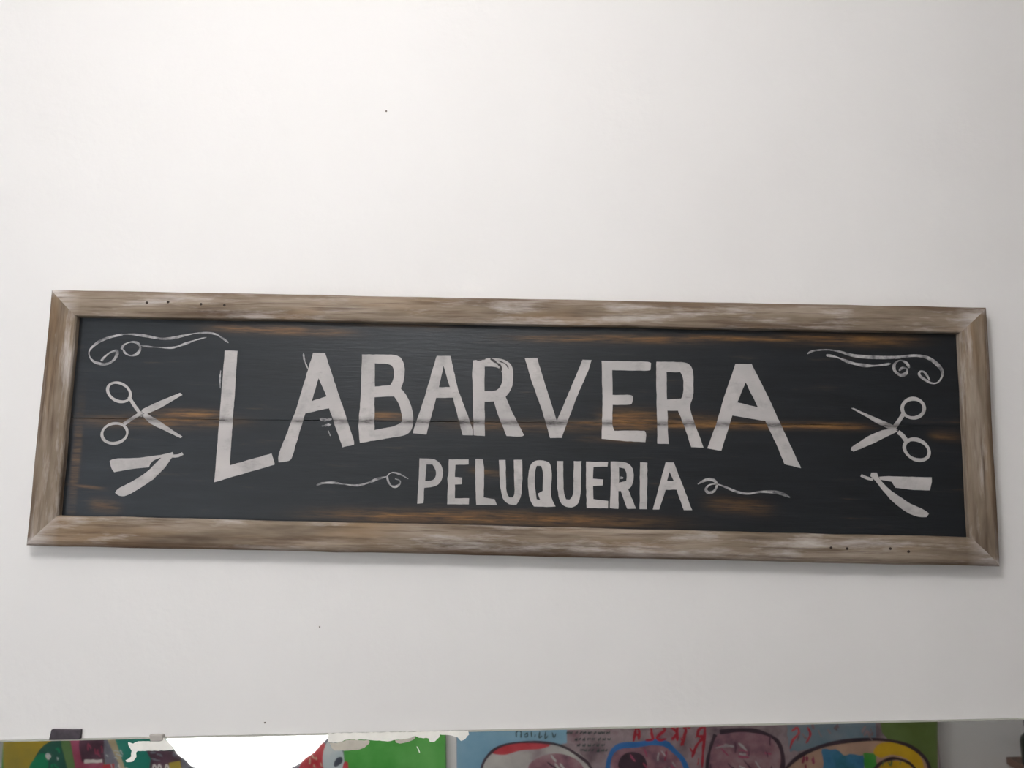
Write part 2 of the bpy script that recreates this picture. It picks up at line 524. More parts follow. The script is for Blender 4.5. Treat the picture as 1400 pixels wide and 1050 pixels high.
plank((BL[0], seamL[1] - GAP), (BR[0], seamR[1] - GAP), BR, BL, BOARD)

def sign_map(p, lift):
    u = sign_uv(p, BOARD)
    return (u[0], u[1], BOARD + lift)

def crop(ox, oy, sc):
    return lambda pts: [(ox + x / sc, oy + y / sc) for x, y in pts]
C1, C2, C3, C4, C5 = crop(20, 380, 4), crop(20, 560, 4), crop(270, 460, 4), crop(540, 460, 4), crop(790, 460, 4)
C6, C7, C8 = crop(1060, 400, 4.1176), crop(1060, 560, 4.1176), crop(420, 600, 4.6667)

def soften(loop, rounds=2):
    """round the gentle bends of a traced outline, keep its sharp corners"""
    for _ in range(rounds):
        out = []; n = len(loop)
        for i in range(n):
            a, b, c = loop[i - 1], loop[i], loop[(i + 1) % n]
            v1 = (b[0] - a[0], b[1] - a[1]); v2 = (c[0] - b[0], c[1] - b[1])
            l1 = math.hypot(*v1) or 1e-6; l2 = math.hypot(*v2) or 1e-6
            ang = abs(math.degrees(math.atan2(v1[0] * v2[1] - v1[1] * v2[0], v1[0] * v2[0] + v1[1] * v2[1])))
            if 12 < ang < 50:
                k1 = min(0.25 * l1, 5) / l1; k2 = min(0.25 * l2, 5) / l2
                out.append((b[0] - v1[0] * k1, b[1] - v1[1] * k1)); out.append((b[0] + v2[0] * k2, b[1] + v2[1] * k2))
            else:
                out.append(b)
        loop = out
    return loop

def roughen(loop, step=5.0, amp=0.35):
    """brushed edges: subdivide and nudge"""
    out = []
    for i in range(len(loop)):
        a, b = loop[i], loop[(i + 1) % len(loop)]
        n = max(1, int(math.hypot(b[0] - a[0], b[1] - a[1]) / step))
        for k in range(n):
            t = k / n
            j = amp if k else 0.15
            out.append((a[0] + (b[0] - a[0]) * t + random.uniform(-j, j), a[1] + (b[1] - a[1]) * t + random.uniform(-j, j)))
    return out

def letter(cr, outer, *holes, name='letter'):
    loops = [[roughen(soften(cr(outer)), 5, 0.28)] + [roughen(soften(cr(h)), 5, 0.28) for h in holes]]
    return obj(name, paint_mesh(name, loops, [], sign_map, 0.0, 0.0005), CHALK, sign)

# LABARVERA
letter(C3, [(150, 78), (219, 79), (205, 300), (186, 560), (178, 705), (405, 640), (422, 690), (420, 702), (92, 797), (105, 640), (118, 480), (130, 330), (140, 200)])
letter(C3, [(632, 90), (697, 90), (858, 575), (856, 592), (793, 606), (720, 393), (590, 420), (515, 668), (500, 682), (445, 688), (440, 655), (540, 400)],
       [(663, 228), (706, 328), (625, 354)])
letter(C3, [(900, 98), (1080, 100), (1115, 115), (1133, 160), (1132, 230), (1112, 285), (1150, 330), (1175, 400), (1182, 460), (1170, 520), (1130, 543), (888, 582), (880, 490), (893, 330)],
       [(970, 147), (1055, 150), (1075, 175), (1075, 230), (1055, 265), (970, 275)],
       [(968, 332), (1075, 328), (1105, 370), (1118, 430), (1120, 465), (1085, 490), (968, 512)])
letter(C4, [(228, 107), (303, 107), (345, 290), (426, 508), (424, 541), (370, 540), (318, 335), (225, 335), (172, 537), (100, 530), (98, 520), (160, 340)],
       [(266, 160), (300, 278), (240, 278)])
letter(C4, [(427, 132), (480, 125), (520, 118), (590, 122), (635, 150), (648, 190), (645, 260), (630, 300), (605, 330), (640, 410), (705, 540), (690, 550), (610, 545), (560, 420), (540, 355), (490, 357), (492, 545), (430, 540), (427, 350), (422, 200)],
       [(490, 165), (560, 165), (588, 195), (588, 250), (570, 285), (545, 300), (490, 300)])
letter(C4, [(710, 118), (778, 118), (820, 260), (885, 462), (1000, 190), (1025, 128), (1075, 130), (1060, 180), (990, 340), (912, 555), (848, 555), (800, 390), (745, 240)])
letter(C5, [(130, 133), (385, 138), (400, 145), (398, 182), (385, 188), (188, 184), (190, 320), (290, 318), (302, 330), (298, 365), (285, 374), (190, 374), (188, 490), (200, 516), (365, 516), (374, 530), (370, 578), (250, 572), (130, 560), (135, 350)])
letter(C5, [(430, 138), (585, 140), (620, 160), (632, 200), (632, 330), (608, 385), (640, 480), (688, 608), (620, 605), (585, 500), (548, 405), (490, 405), (492, 530), (498, 588), (435, 586), (432, 400), (428, 200)],
       [(485, 195), (560, 195), (578, 225), (578, 310), (565, 340), (487, 345)])
letter(C5, [(862, 150), (950, 150), (1040, 330), (1220, 720), (1130, 698), (1090, 600), (1025, 462), (845, 432), (785, 625), (708, 612), (760, 470), (800, 330)],
       [(918, 250), (985, 388), (872, 360)])
# PELUQUERIA
letter(C4, [(135, 666), (215, 668), (250, 695), (265, 740), (255, 790), (225, 820), (160, 828), (155, 912), (122, 915), (130, 780)],
       [(172, 700), (205, 700), (228, 740), (220, 775), (200, 790), (165, 790)])
letter(C4, [(295, 672), (402, 672), (402, 700), (330, 702), (328, 768), (368, 772), (366, 808), (328, 810), (328, 885), (405, 885), (404, 918), (285, 918), (290, 815), (286, 770), (293, 760)])
letter(C4, [(440, 670), (480, 672), (488, 720), (485, 880), (545, 890), (558, 922), (445, 922), (440, 800)])
letter(C4, [(568, 675), (605, 675), (608, 850), (625, 880), (645, 880), (655, 860), (650, 675), (695, 675), (697, 780), (690, 880), (665, 920), (630, 922), (590, 895), (575, 820)])
letter(C4, [(760, 680), (800, 676), (840, 685), (855, 710), (858, 780), (850, 875), (878, 930), (830, 932), (760, 930), (735, 890), (725, 800), (735, 710)],
       [(775, 708), (800, 708), (810, 740), (808, 845), (780, 860), (795, 895), (775, 890), (765, 820), (765, 740)])
letter(C4, [(885, 682), (920, 682), (922, 850), (935, 890), (955, 892), (975, 870), (978, 682), (1020, 682), (1015, 860), (1005, 915), (970, 937), (930, 932), (900, 905), (888, 830)])
letter(C4, [(1045, 684), (1165, 686), (1162, 712), (1085, 714), (1083, 778), (1138, 782), (1136, 815), (1083, 818), (1085, 890), (1165, 900), (1165, 940), (1048, 938), (1045, 800)])
letter(C4, [(1180, 684), (1265, 686), (1300, 715), (1308, 770), (1295, 820), (1275, 835), (1318, 942), (1270, 942), (1235, 845), (1222, 845), (1222, 942), (1175, 938), (1180, 800)],
       [(1225, 716), (1255, 722), (1268, 750), (1265, 790), (1225, 800)])
letter(C4, [(1340, 688), (1380, 690), (1378, 944), (1338, 944)])
letter(C5, [(480, 688), (525, 690), (560, 780), (625, 950), (580, 950), (540, 838), (480, 838), (445, 946), (410, 946), (450, 800)],
       [(502, 740), (525, 790), (488, 790)])

# painted flourishes
def flourish(name, strokes, mat=None, lift=0.0):
    q = []
    for (pts, w, tp) in strokes:
        q += stroke_quads(pts, w * 0.88, False, tp, 6, 0.55)
    return obj(name, paint_mesh(name, [], q, sign_map, lift, 0.0004), mat or FAINT, sign)
flourish('flourish', [
    (C1([(590, 310), (520, 325), (460, 350), (415, 390), (408, 420), (430, 455), (480, 472), (520, 465), (550, 440), (562, 410), (555, 398), (520, 410), (490, 435), (475, 455)]), 3.6, 0),
    (C1([(590, 310), (640, 308), (720, 318), (800, 332), (870, 328), (950, 310), (1020, 300), (1090, 305), (1130, 325), (1170, 355)]), 3.0, 0.1)])
flourish('flourish', [
    (C1([(585, 390), (600, 365), (640, 350), (675, 358), (688, 385), (670, 415), (635, 425), (605, 410), (595, 390)]), 3.2, 0),
    (C1([(690, 370), (760, 378), (860, 382), (920, 365), (990, 340), (1050, 325)]), 2.6, 0.2)])
flourish('flourish', [
    (C8([(60, 295), (100, 282), (170, 280), (240, 290), (320, 297), (390, 280), (450, 255), (512, 240)]), 2.9, 0.15),
    (C8([(645, 255), (590, 225), (545, 215), (515, 232), (515, 265), (535, 298), (565, 305), (592, 285), (590, 265), (560, 255)]), 2.6, 0.2)])
flourish('flourish', [
    (C5([(655, 808), (700, 785), (740, 785), (760, 810), (745, 845), (715, 855), (700, 835), (720, 812), (760, 808), (810, 825), (870, 850), (930, 860), (1000, 850), (1060, 850), (1110, 858), (1160, 880)]), 3.4, 0.06)])
flourish('flourish', [
    (C6([(180, 345), (215, 328), (290, 322), (360, 332), (440, 355), (560, 365), (680, 365), (780, 355), (850, 365), (900, 395), (935, 435), (938, 470), (915, 505), (880, 510), (840, 490), (810, 465), (815, 445), (840, 450), (870, 495)]), 4.0, 0.05)])
flourish('flourish', [
    (C6([(285, 352), (340, 362), (410, 390), (480, 408), (560, 412), (650, 400)]), 3.8, 0.05),
    (C6([(755, 425), (735, 395), (700, 382), (670, 405), (672, 440), (705, 465), (735, 455), (740, 430), (715, 425), (695, 440)]), 4.0, 0.05)])

def ell(cx, cy, rx, ry, deg, n=16):
    a = math.radians(deg)
    return [(cx + rx * math.cos(t) * math.cos(a) - ry * math.sin(t) * math.sin(a),
             cy + rx * math.cos(t) * math.sin(a) + ry * math.sin(t) * math.cos(a)) for t in [2 * math.pi * k / n for k in range(n)]]

def scissors(cr, wr, rings, shanks, blades):
    s = empty('painted_scissors'); s.parent = sign
    for rg in rings:
        obj('finger_ring', paint_mesh('finger_ring', [], stroke_quads(cr(ell(*rg)), wr, True, 0, 3, 0.2), sign_map, 0.0, 0.0007), CHALK, s)
    for i, bl in enumerate(blades):
        q = stroke_quads(cr(shanks[i]), wr * 1.25, False, 0, 4, 0.1)
        obj('blade', paint_mesh('blade', [[roughen(cr(bl), 5, 0.25)]], q, sign_map, 0.0, 0.0004 + 0.0001 * i), CHALK, s)
    return s
scissors(C1, 3.7, [(572, 625, 66, 48, 28), (548, 850, 70, 54, -12)],
         [[(598, 800), (650, 765), (700, 735)], [(626, 650), (660, 705), (700, 755)]],
         [[(700, 718), (780, 680), (905, 628), (918, 640), (800, 710), (720, 745), (690, 735)],
          [(690, 748), (720, 740), (780, 775), (918, 868), (908, 876), (800, 825), (740, 795)]])
scissors(C6, 4.7, [(775, 652, 62, 54, 0), (795, 885, 74, 54, 28)],
         [[(690, 785), (715, 805), (746, 848)], [(724, 678), (690, 730), (665, 765)]],
         [[(425, 650), (440, 650), (530, 690), (660, 745), (690, 775), (640, 768), (570, 735)],
          [(425, 885), (430, 870), (520, 810), (600, 775), (660, 765), (690, 780), (650, 800), (560, 845), (440, 895)]])

def razor(cr, blade, handle, tang):
    s = empty('painted_razor'); s.parent = sign
    obj('razor_blade', paint_mesh('razor_blade', [[roughen(soften(cr(blade)), 5, 0.2)]], [], sign_map, 0.0, 0.0004), CHALK, s)
    obj('razor_handle', paint_mesh('razor_handle', [[roughen(soften(cr(handle)), 5, 0.2)]], [], sign_map, 0.0, 0.0005), CHALK, s)
    obj('razor_tang', paint_mesh('razor_tang', [], stroke_quads(cr(tang), 4.0, False, 0, 4, 0.1), sign_map, 0.0, 0.0004), CHALK, s)
razor(C2, [(520, 280), (545, 268), (680, 264), (800, 248), (855, 235), (850, 255), (775, 268), (745, 290), (735, 315), (640, 325), (545, 342), (530, 325)],
      [(865, 232), (870, 250), (820, 320), (760, 380), (700, 420), (615, 472), (575, 475), (550, 455), (560, 435), (640, 395), (720, 345), (780, 285), (820, 245)],
      [(862, 255), (895, 252), (920, 240)])
razor(C7, [(585, 378), (640, 375), (880, 382), (880, 405), (870, 455), (780, 452), (675, 440), (655, 405), (590, 395)],
      [(540, 355), (570, 355), (585, 390), (640, 450), (760, 530), (840, 565), (865, 585), (850, 605), (800, 605), (740, 580), (660, 520), (600, 450), (555, 390), (535, 375)],
      [(482, 370), (515, 385), (550, 395)])
# loose brush marks beside the letters
flourish('brush_mark', [(C3([(580, 90), (585, 130), (605, 178)]), 2.2, 0.2)])
flourish('brush_mark', [(C3([(668, 452), (700, 456), (735, 452)]), 4.2, 0.3), (C3([(678, 490), (705, 486), (732, 482)]), 3.2, 0.3)])
flourish('brush_mark', [(C3([(715, 515), (728, 545)]), 1.6, 0.3)])
flourish('brush_mark', [(C3([(128, 185), (124, 230), (125, 285)]), 1.8, 0.2)])
flourish('brush_mark', [(C4([(1232, 772), (1248, 774)]), 3.2, 0.2)])

# dark scuffs over the top of the first R
SCUFF = simple('dark_scuff_paint', (40, 38, 40), 0.6, var=0.4, scale=120)
flourish('scuff_mark', [(C4([(522, 122), (552, 142), (578, 166), (572, 200)]), 3.4, 0.2)], SCUFF, 0.0003)
flourish('scuff_mark', [(C4([(446, 131), (470, 128), (496, 124)]), 2.0, 0.3)], SCUFF, 0.0003)
flourish('scuff_mark', [(C4([(566, 134), (604, 150), (622, 176)]), 1.6, 0.3)], SCUFF, 0.0003)

# nail heads sunk in the frame
HOLE = simple('dark_nail_hole', (48, 38, 32), 0.9)
nail_me = None
for px in ((201, 414), (230, 413), (275, 416), (307, 417.5), (1136, 749), (1158, 750), (1217, 750), (1242, 754)):
    u = sign_uv(px, FRONT)
    if nail_me is None:
        bm = bmesh.new()
        bmesh.ops.create_cone(bm, cap_ends=True, segments=10, radius1=0.0022, radius2=0.0018, depth=0.0012)
        nail_me = bm_mesh(bm, 'nail')
    o = obj('nail', nail_me, HOLE, sign)
    o.location = (u[0], u[1], FRONT + 0.0008)

# ------------------------------------------------------------------ the mirror
def mirror_mat():
    m, nt, b = new_mat('mirror_silver')
    v = coords(nt)
    b.inputs['Metallic'].default_value = 1.0
    nt.links.new(ramp(nt, noise(nt, v, 3, 3), [(0.3, (0.90, 0.915, 0.905)), (0.7, (0.93, 0.94, 0.935))]), b.inputs['Base Color'])
    b.inputs['Roughness'].default_value = 0.02
    return m
mirror = empty('wall_mirror', (0, 0, 0.55))
tag(mirror, 'wide frameless wall mirror below the sign, white paint smeared along its top edge', 'mirror')
mx0, mx1, mz0 = -1.25, 1.35, 0.55
pane = box('mirror_pane', (mx0, MY, mz0 - 0.55), (mx1, -0.0005, MZ - 0.55), mirror_mat(), mirror)
GLASS_EDGE = simple('grey_green_glass_edge', (168, 168, 160), 0.4)
box('mirror_edge', (mx0, MY - 0.0002, MZ - 0.55), (mx1, -0.0005, MZ - 0.55 + 0.0012), GLASS_EDGE, mirror)

def mir_map(p, lift):
    q = on_wall(p, MY - lift)
    return (q.x, q.y, q.z - 0.55)
SMEAR = simple('white_wall_paint_smear', (246, 244, 238), 0.6, var=0.05, scale=60)
SMEAR2 = simple('thin_grey_white_paint_smear', (192, 186, 174), 0.6, var=0.1, scale=60)
D1, D3 = crop(0, 970, 5.8333), crop(400, 970, 5.3846)
def smear(cr, pts, mat):
    return obj('paint_smear', paint_mesh('paint_smear', [[roughen(cr(pts), 3, 0.5)]], [], mir_map, 0.0, 0.0004), mat, mirror)
smear(D1, [(1020, 262), (1060, 272), (1100, 255), (1200, 255), (1306, 226), (1340, 260), (1385, 320), (1340, 326), (1100, 330), (1085, 345), (1087, 380), (1060, 415), (1010, 420), (1000, 405), (1045, 375), (1050, 330), (1025, 290)], SMEAR)
smear(D3, [(262, 176), (500, 170), (760, 166), (960, 161), (1130, 158), (1292, 156), (1300, 185), (1260, 225), (1238, 232), (1215, 205), (1150, 188), (1085, 185), (1080, 205), (1040, 240), (1010, 238), (1000, 212), (930, 208), (905, 196), (850, 215), (760, 225), (700, 235), (640, 228), (560, 225), (400, 222), (330, 245), (262, 240)], SMEAR)
smear(D3, [(272, 244), (330, 246), (400, 224), (560, 228), (570, 240), (530, 280), (480, 298), (310, 303), (285, 280)], SMEAR2)
smear(D3, [(755, 228), (850, 217), (903, 200), (900, 215), (850, 240), (790, 252), (760, 244)], SMEAR2)
smear(D3, [(912, 272), (922, 280), (938, 318), (932, 320)], SMEAR)
CLIP = simple('grey_plastic_clip', (176, 170, 165), 0.5)
TAPE = simple('dark_tape', (62, 54, 62), 0.6, var=0.35, scale=90)
def clip(name, pts, th, mat, back):
    """small block on the wall and over the mirror edge, corners in photo pixels on the wall"""
    bm = bmesh.new()
    a = [on_wall(p, MY) for p in pts]
    f_ = [bm.verts.new((q.x, MY - th, q.z - 0.55)) for q in a]
    k_ = [bm.verts.new((q.x, back, q.z - 0.55)) for q in a]
    bm.faces.new(f_); bm.faces.new(k_)
    for i in range(len(a)):
        j = (i + 1) % len(a); bm.faces.new((f_[i], f_[j], k_[j], k_[i]))
    bmesh.ops.bevel(bm, geom=bm.edges[:], offset=min(0.0006, th * 0.4), segments=1, affect='EDGES')
    return obj(name, bm_mesh(bm, name), mat, mirror)
clip('mirror_clip', [(204.5, 1004.5), (223, 1004.5), (223, 1012), (219, 1013), (206, 1013)], 0.002, CLIP, -0.0005)
t_ = clip('tape_strip', [(70.5, 997.5), (110, 998), (109, 1010.5), (67, 1011.5)], 0.0006, TAPE, -0.0005)
t_['label'] = 'dark tape strip over the mirror edge'

# ------------------------------------------------------------------ things across the room, seen in the mirror
PY = YB + 0.034                              # face of the canvases
def canvas(name, label, x_l, x_r, z0, z1, mat, slant=0.0):
    """x_l / x_r in metres; a stretched canvas on the back wall, origin at its bottom centre"""
    e = empty(name, ((x_l + x_r) / 2, YB + 0.006, z0))
    tag(e, label, 'painting', 'painted canvases on the wall behind')
    bm = bmesh.new()
    vs = []
    for y in (0.0, PY - YB - 0.006):
        vs.append([bm.verts.new((x, y, z)) for x, z in ((x_l - e.location.x, 0), (x_r - slant - e.location.x, 0), (x_r - e.location.x, z1 - z0), (x_l - e.location.x, z1 - z0))])
    bm.faces.new(vs[0]); bm.faces.new(vs[1])
    for i in range(4):
        j = (i + 1) % 4; bm.faces.new((vs[0][i], vs[0][j], vs[1][j], vs[1][i]))
    obj('canvas', bm_mesh(bm, 'canvas'), mat, e)
    return e
LAYER = [0.0]
def dab(parent, mat, loops=(), quads=(), name='painted_shape'):
    LAYER[0] += 0.00008
    base = LAYER[0]
    def mp(p, lift):
        q = in_mirror(p, PY + base + lift)
        return tuple(Vector(q) - parent.location)
    return obj(name, paint_mesh(name, list(loops), list(quads), mp, 0.0, 0.0001), mat, parent)
def rx(px, py=1020):
    return in_mirror((px, py), PY).x

BLUE = blotch('pale_blue_paint', [(112, 158, 184), (140, 176, 196)], 5)
GREEN = blotch('grass_green_paint', [(52, 146, 46), (104, 176, 92)], 4)
YELL = blotch('ochre_yellow_paint', [(150, 140, 70), (196, 165, 40)], 5)
DKG = blotch('dark_teal_paint', [(20, 70, 60), (50, 105, 90)], 9)
EMER = blotch('emerald_paint', [(8, 120, 80), (30, 150, 105)], 6)
OLIVE = blotch('olive_green_paint', [(84, 120, 66), (110, 140, 90)], 8)
PINK = blotch('magenta_paint', [(140, 50, 70), (180, 90, 120)], 12)
MAROON = blotch('dark_maroon_paint', [(66, 44, 58), (112, 76, 92)], 12)
GREYB = blotch('slate_grey_paint', [(86, 86, 98), (150, 150, 162)], 12)
TAN = blotch('tan_paint', [(176, 160, 128), (206, 192, 160)], 8)
TEAL = blotch('teal_paint', [(18, 124, 108), (50, 140, 124)], 7)
RED = blotch('crimson_paint', [(176, 40, 52), (206, 84, 90)], 10)
PALE = blotch('pale_grey_paint', [(168, 184, 192), (206, 208, 206)], 10)
NAVY = blotch('navy_paint', [(52, 56, 72), (76, 80, 96)], 10)
WHT = blotch('off_white_paint', [(214, 206, 200), (236, 230, 224)], 10)
DARK = blotch('dark_plum_line_paint', [(44, 32, 42), (74, 54, 66)], 12)
MAUVE = blotch('mauve_grey_paint', [(112, 92, 100), (160, 142, 146), (132, 98, 108)], 9)
MAUV2 = blotch('dusky_rose_paint', [(104, 74, 88), (150, 108, 118), (166, 142, 144)], 13)
SKIN = blotch('grey_white_face_paint', [(128, 108, 114), (178, 172, 170), (196, 194, 188)], 7)
ROYAL = blotch('royal_blue_paint', [(28, 98, 160), (60, 120, 190)], 8)
SEA = blotch('muted_sea_blue_paint', [(40, 92, 130), (70, 130, 170), (40, 104, 110)], 8)
SCRIB = blotch('dark_green_ink', [(40, 64, 62), (64, 84, 80)], 16)
REDT = blotch('red_lettering_paint', [(150, 28, 44), (190, 44, 60)], 14)
MOSS = blotch('moss_green_paint', [(92, 108, 50), (116, 138, 78)], 6)
GOLD = blotch('golden_yellow_paint', [(200, 150, 10), (226, 184, 40)], 8)
PEACH = blotch('peach_paint', [(170, 136, 118), (200, 164, 140)], 8)
LTBLU = blotch('grey_blue_paint', [(110, 136, 150), (140, 150, 160)], 10)

P1 = canvas('abstract_painting', 'colourful abstract canvas with ochre, teal and grass green fields', rx(4), rx(609), 0.18, 1.02, GREEN)
d1 = lambda *pts: [list(pts)]
dab(P1, YELL, [d1((4.5, 900), (118, 900), (118, 1180), (4.5, 1180))])
dab(P1, DKG, [[smooth_line([(40, 1060), (52, 1028), (70, 1013), (96, 1006), (120, 1010), (128, 1050), (122, 1100), (80, 1120), (48, 1100)], True, 4)]])
dab(P1, EMER, [[smooth_line([(38, 1056), (48, 1036), (60, 1030), (66, 1046), (62, 1075), (46, 1080)], True, 4)]])
dab(P1, WHT, [[smooth_line([(62, 1033), (66, 1030), (70, 1034), (66, 1039)], True, 4)]])
dab(P1, OLIVE, [d1((80, 960), (94, 960), (96, 1012), (106, 1060), (110, 1120), (96, 1120), (92, 1050), (84, 1020))])
dab(P1, PINK, [d1((94, 960), (112, 960), (112, 1012), (116, 1050), (118, 1120), (106, 1120), (102, 1045), (96, 1012))])
dab(P1, MAROON, [d1((110, 960), (142, 960), (143, 1045), (112, 1042), (108, 1022))])
dab(P1, GREYB, [d1((142, 960), (176, 960), (180, 1060), (146, 1060), (142, 1030))])
dab(P1, WHT, [[roughen([(115, 1039), (140, 1038), (140, 1043), (115, 1044)], 3, 0.8)]])
dab(P1, PINK, [d1((114, 1044), (142, 1043), (146, 1120), (118, 1120))])
dab(P1, RED, [d1((140, 1046), (156, 1044), (158, 1120), (146, 1120))])
dab(P1, TEAL, [d1((150, 960), (216, 960), (246, 1005), (246, 1120), (190, 1120), (166, 1048), (157, 1012))])
dab(P1, TAN, [d1((134, 980), (142, 980), (158, 1012), (170, 1048), (190, 1110), (182, 1110), (164, 1048), (148, 1014))])
dab(P1, MAROON, [d1((200, 1026), (250, 1026), (250, 1052), (204, 1052), (206, 1038))])
dab(P1, YELL, [d1((231, 1043), (246, 1040), (250, 1060), (232, 1060))])
for lx in (209, 216, 226):
    dab(P1, WHT, (), stroke_quads([(lx, 1054), (lx + 1, 1046), (lx + 4, 1048), (lx + 4, 1054)], 2.2))
dab(P1, GREYB, [d1((246, 960), (470, 960), (470, 1130), (250, 1130))])
dab(P1, RED, [[smooth_line([(408, 1060), (416, 1036), (436, 1016), (447, 1022), (446, 1050), (430, 1080)], True, 4)]])
dab(P1, PALE, [[smooth_line([(442, 1028), (450, 1012), (462, 1018), (470, 1034), (468, 1058), (450, 1070), (442, 1050)], True, 4)]])
dab(P1, NAVY, [[smooth_line([(456, 1046), (460, 1037), (467, 1035), (468, 1042), (460, 1048)], True, 4)]])
dab(P1, GREEN, [d1((462, 960), (470, 960), (470, 1024), (466, 1026))])
dab(P1, RED, [[smooth_line([(468, 1056), (470, 1043), (475, 1042), (476, 1052), (472, 1062)], True, 4)]])

LAYER[0] = 0.0
P2 = canvas('graffiti_painting', 'graffiti canvas of outlined heads with hand written red lettering', rx(624), rx(1283), 0.18, 1.02, MAUVE, 0.0)
dab(P2, BLUE, [[[(624.5, 900), (700, 900), (760, 940), (775, 990), (775, 1016), (700, 1030), (668, 1050), (650, 1150), (624.5, 1150)]]])
dab(P2, LTBLU, [[roughen([(1074, 960), (1195, 960), (1198, 1008), (1160, 1014), (1110, 1022), (1080, 1028), (1076, 1005)], 6, 2)]])
dab(P2, MOSS, [d1((1196, 940), (1282, 940), (1282, 1170), (1284, 1170), (1250, 1100), (1240, 1040), (1206, 1002))][:1])
# first head
dab(P2, SKIN, [[smooth_line([(655, 1090), (658, 1052), (672, 1026), (700, 1016), (740, 1015), (780, 1024), (806, 1044), (816, 1080), (780, 1130), (700, 1135)], True, 5)]])
dab(P2, RED, [[smooth_line([(672, 1029), (688, 1020), (720, 1015), (752, 1018), (738, 1024), (712, 1026), (690, 1032)], True, 5)]])
dab(P2, MAUV2, [[smooth_line([(722, 1050), (736, 1036), (762, 1030), (790, 1040), (800, 1062), (770, 1080), (735, 1075)], True, 5)]])
dab(P2, DARK, (), stroke_quads([(655, 1100), (658, 1052), (670, 1030), (688, 1019), (712, 1015), (742, 1015), (768, 1020), (792, 1034), (808, 1050), (820, 1085)], 3.4, False, 0, 6, 0.3))
dab(P2, DARK, (), stroke_quads([(748, 1042), (760, 1050), (778, 1056)], 2.2, False, 0.2))
# second head, blue outline
dab(P2, MAUV2, [[smooth_line([(832, 1075), (832, 1040), (842, 1022), (870, 1018), (905, 1016), (925, 1028), (938, 1050), (936, 1085), (890, 1110), (845, 1100)], True, 5)]])
dab(P2, DARK, [[smooth_line([(846, 1050), (850, 1034), (864, 1028), (880, 1034), (884, 1052), (866, 1062)], True, 5)]])
dab(P2, ROYAL, (), stroke_quads([(832, 1085), (831, 1050), (836, 1030), (848, 1020), (872, 1018), (892, 1015), (910, 1017), (922, 1027), (934, 1040), (940, 1060), (938, 1090)], 7.5, False, 0, 6, 0.2))
# third head
dab(P2, MAUV2, [[smooth_line([(968, 1080), (968, 1040), (976, 1010), (995, 1000), (1035, 1001), (1060, 1012), (1068, 1035), (1066, 1080), (1020, 1100)], True, 5)]])
dab(P2, DARK, (), stroke_quads([(966, 1080), (967, 1045), (972, 1020), (978, 1004)], 4.5, False, 0, 6, 0.3))
dab(P2, DARK, (), stroke_quads([(984, 1001), (1010, 998), (1036, 1000), (1058, 1009), (1068, 1024), (1070, 1048), (1060, 1075)], 5.5, False, 0, 6, 0.3))
# fourth head
dab(P2, PEACH, [[smooth_line([(1076, 1070), (1084, 1042), (1112, 1024), (1160, 1014), (1205, 1011), (1250, 1022), (1268, 1050), (1266, 1100), (1180, 1130), (1100, 1120)], True, 5)]])
dab(P2, SEA, [[roughen([(1124, 1024), (1142, 1024), (1152, 1032), (1180, 1032), (1184, 1060), (1126, 1075)], 5, 1.5)]])
dab(P2, GREEN, [[roughen([(1180, 1030), (1196, 1030), (1200, 1050), (1192, 1060), (1184, 1060)], 5, 1.2)]])
dab(P2, GOLD, [[smooth_line([(1194, 1028), (1204, 1016), (1226, 1016), (1250, 1026), (1262, 1042), (1262, 1060), (1254, 1052), (1240, 1038), (1220, 1032), (1204, 1036)], True, 5)]])
dab(P2, GOLD, [[smooth_line([(1200, 1055), (1212, 1042), (1236, 1042), (1250, 1056), (1240, 1080), (1210, 1080)], True, 5)]])
dab(P2, DARK, (), stroke_quads([(1068, 1060), (1082, 1043), (1100, 1030), (1128, 1019), (1160, 1013), (1200, 1011), (1236, 1017), (1258, 1030), (1270, 1048), (1272, 1085)], 5.0, False, 0, 6, 0.3))
dab(P2, DARK, (), stroke_quads([(1192, 1056), (1206, 1042), (1224, 1037), (1244, 1044), (1256, 1058)], 4.0, False, 0, 6, 0.3))
# red lettering and dark scribbled words (they read backwards in the mirror)
def words(mat, w, strokes):
    q = []
    for s in strokes: q += stroke_quads(s, w, False, 0.15, 4, 0.3)
    dab(P2, mat, (), q, 'hand_lettering')
words(REDT, 3.6, [[(866, 1014), (868, 1004), (870, 993)], [(870, 993), (874, 1000), (873, 1012)], [(867, 1005), (873, 1004)],
                  [(890, 992), (891, 1003), (892, 1011), (882, 1012)],
                  [(898, 995), (905, 993), (909, 998), (902, 1004), (898, 1009), (903, 1012), (911, 1010)],
                  [(926, 992), (926, 1003), (926, 1013)], [(917, 993), (925, 1002), (918, 1012)],
                  [(934, 996), (940, 993), (943, 996)], [(938, 996), (936, 1008), (931, 1020)],
                  [(964, 992), (963, 1010), (961, 1030), (960, 1050)], [(964, 992), (955, 998), (954, 1006), (963, 1007)], [(962, 1008), (952, 1020), (946, 1036)]])
words(RED, 3.0, [[(1082, 1000), (1090, 995), (1092, 1003), (1084, 1012), (1080, 1024)], [(1104, 994), (1108, 1004), (1102, 1016)]])
words(SCRIB, 1.6, [[(706, 1008), (706, 1001), (712, 1000), (712, 1009)], [(717, 1005), (721, 1002), (721, 1007), (717, 1007)], [(726, 1000), (727, 1008)],
                   [(732, 1004), (731, 1008)], [(738, 1000), (737, 1009), (741, 1006)], [(746, 1000), (745, 1010), (749, 1006)], [(755, 1001), (757, 1009)], [(760, 1003), (758, 1009)]])
sc = []
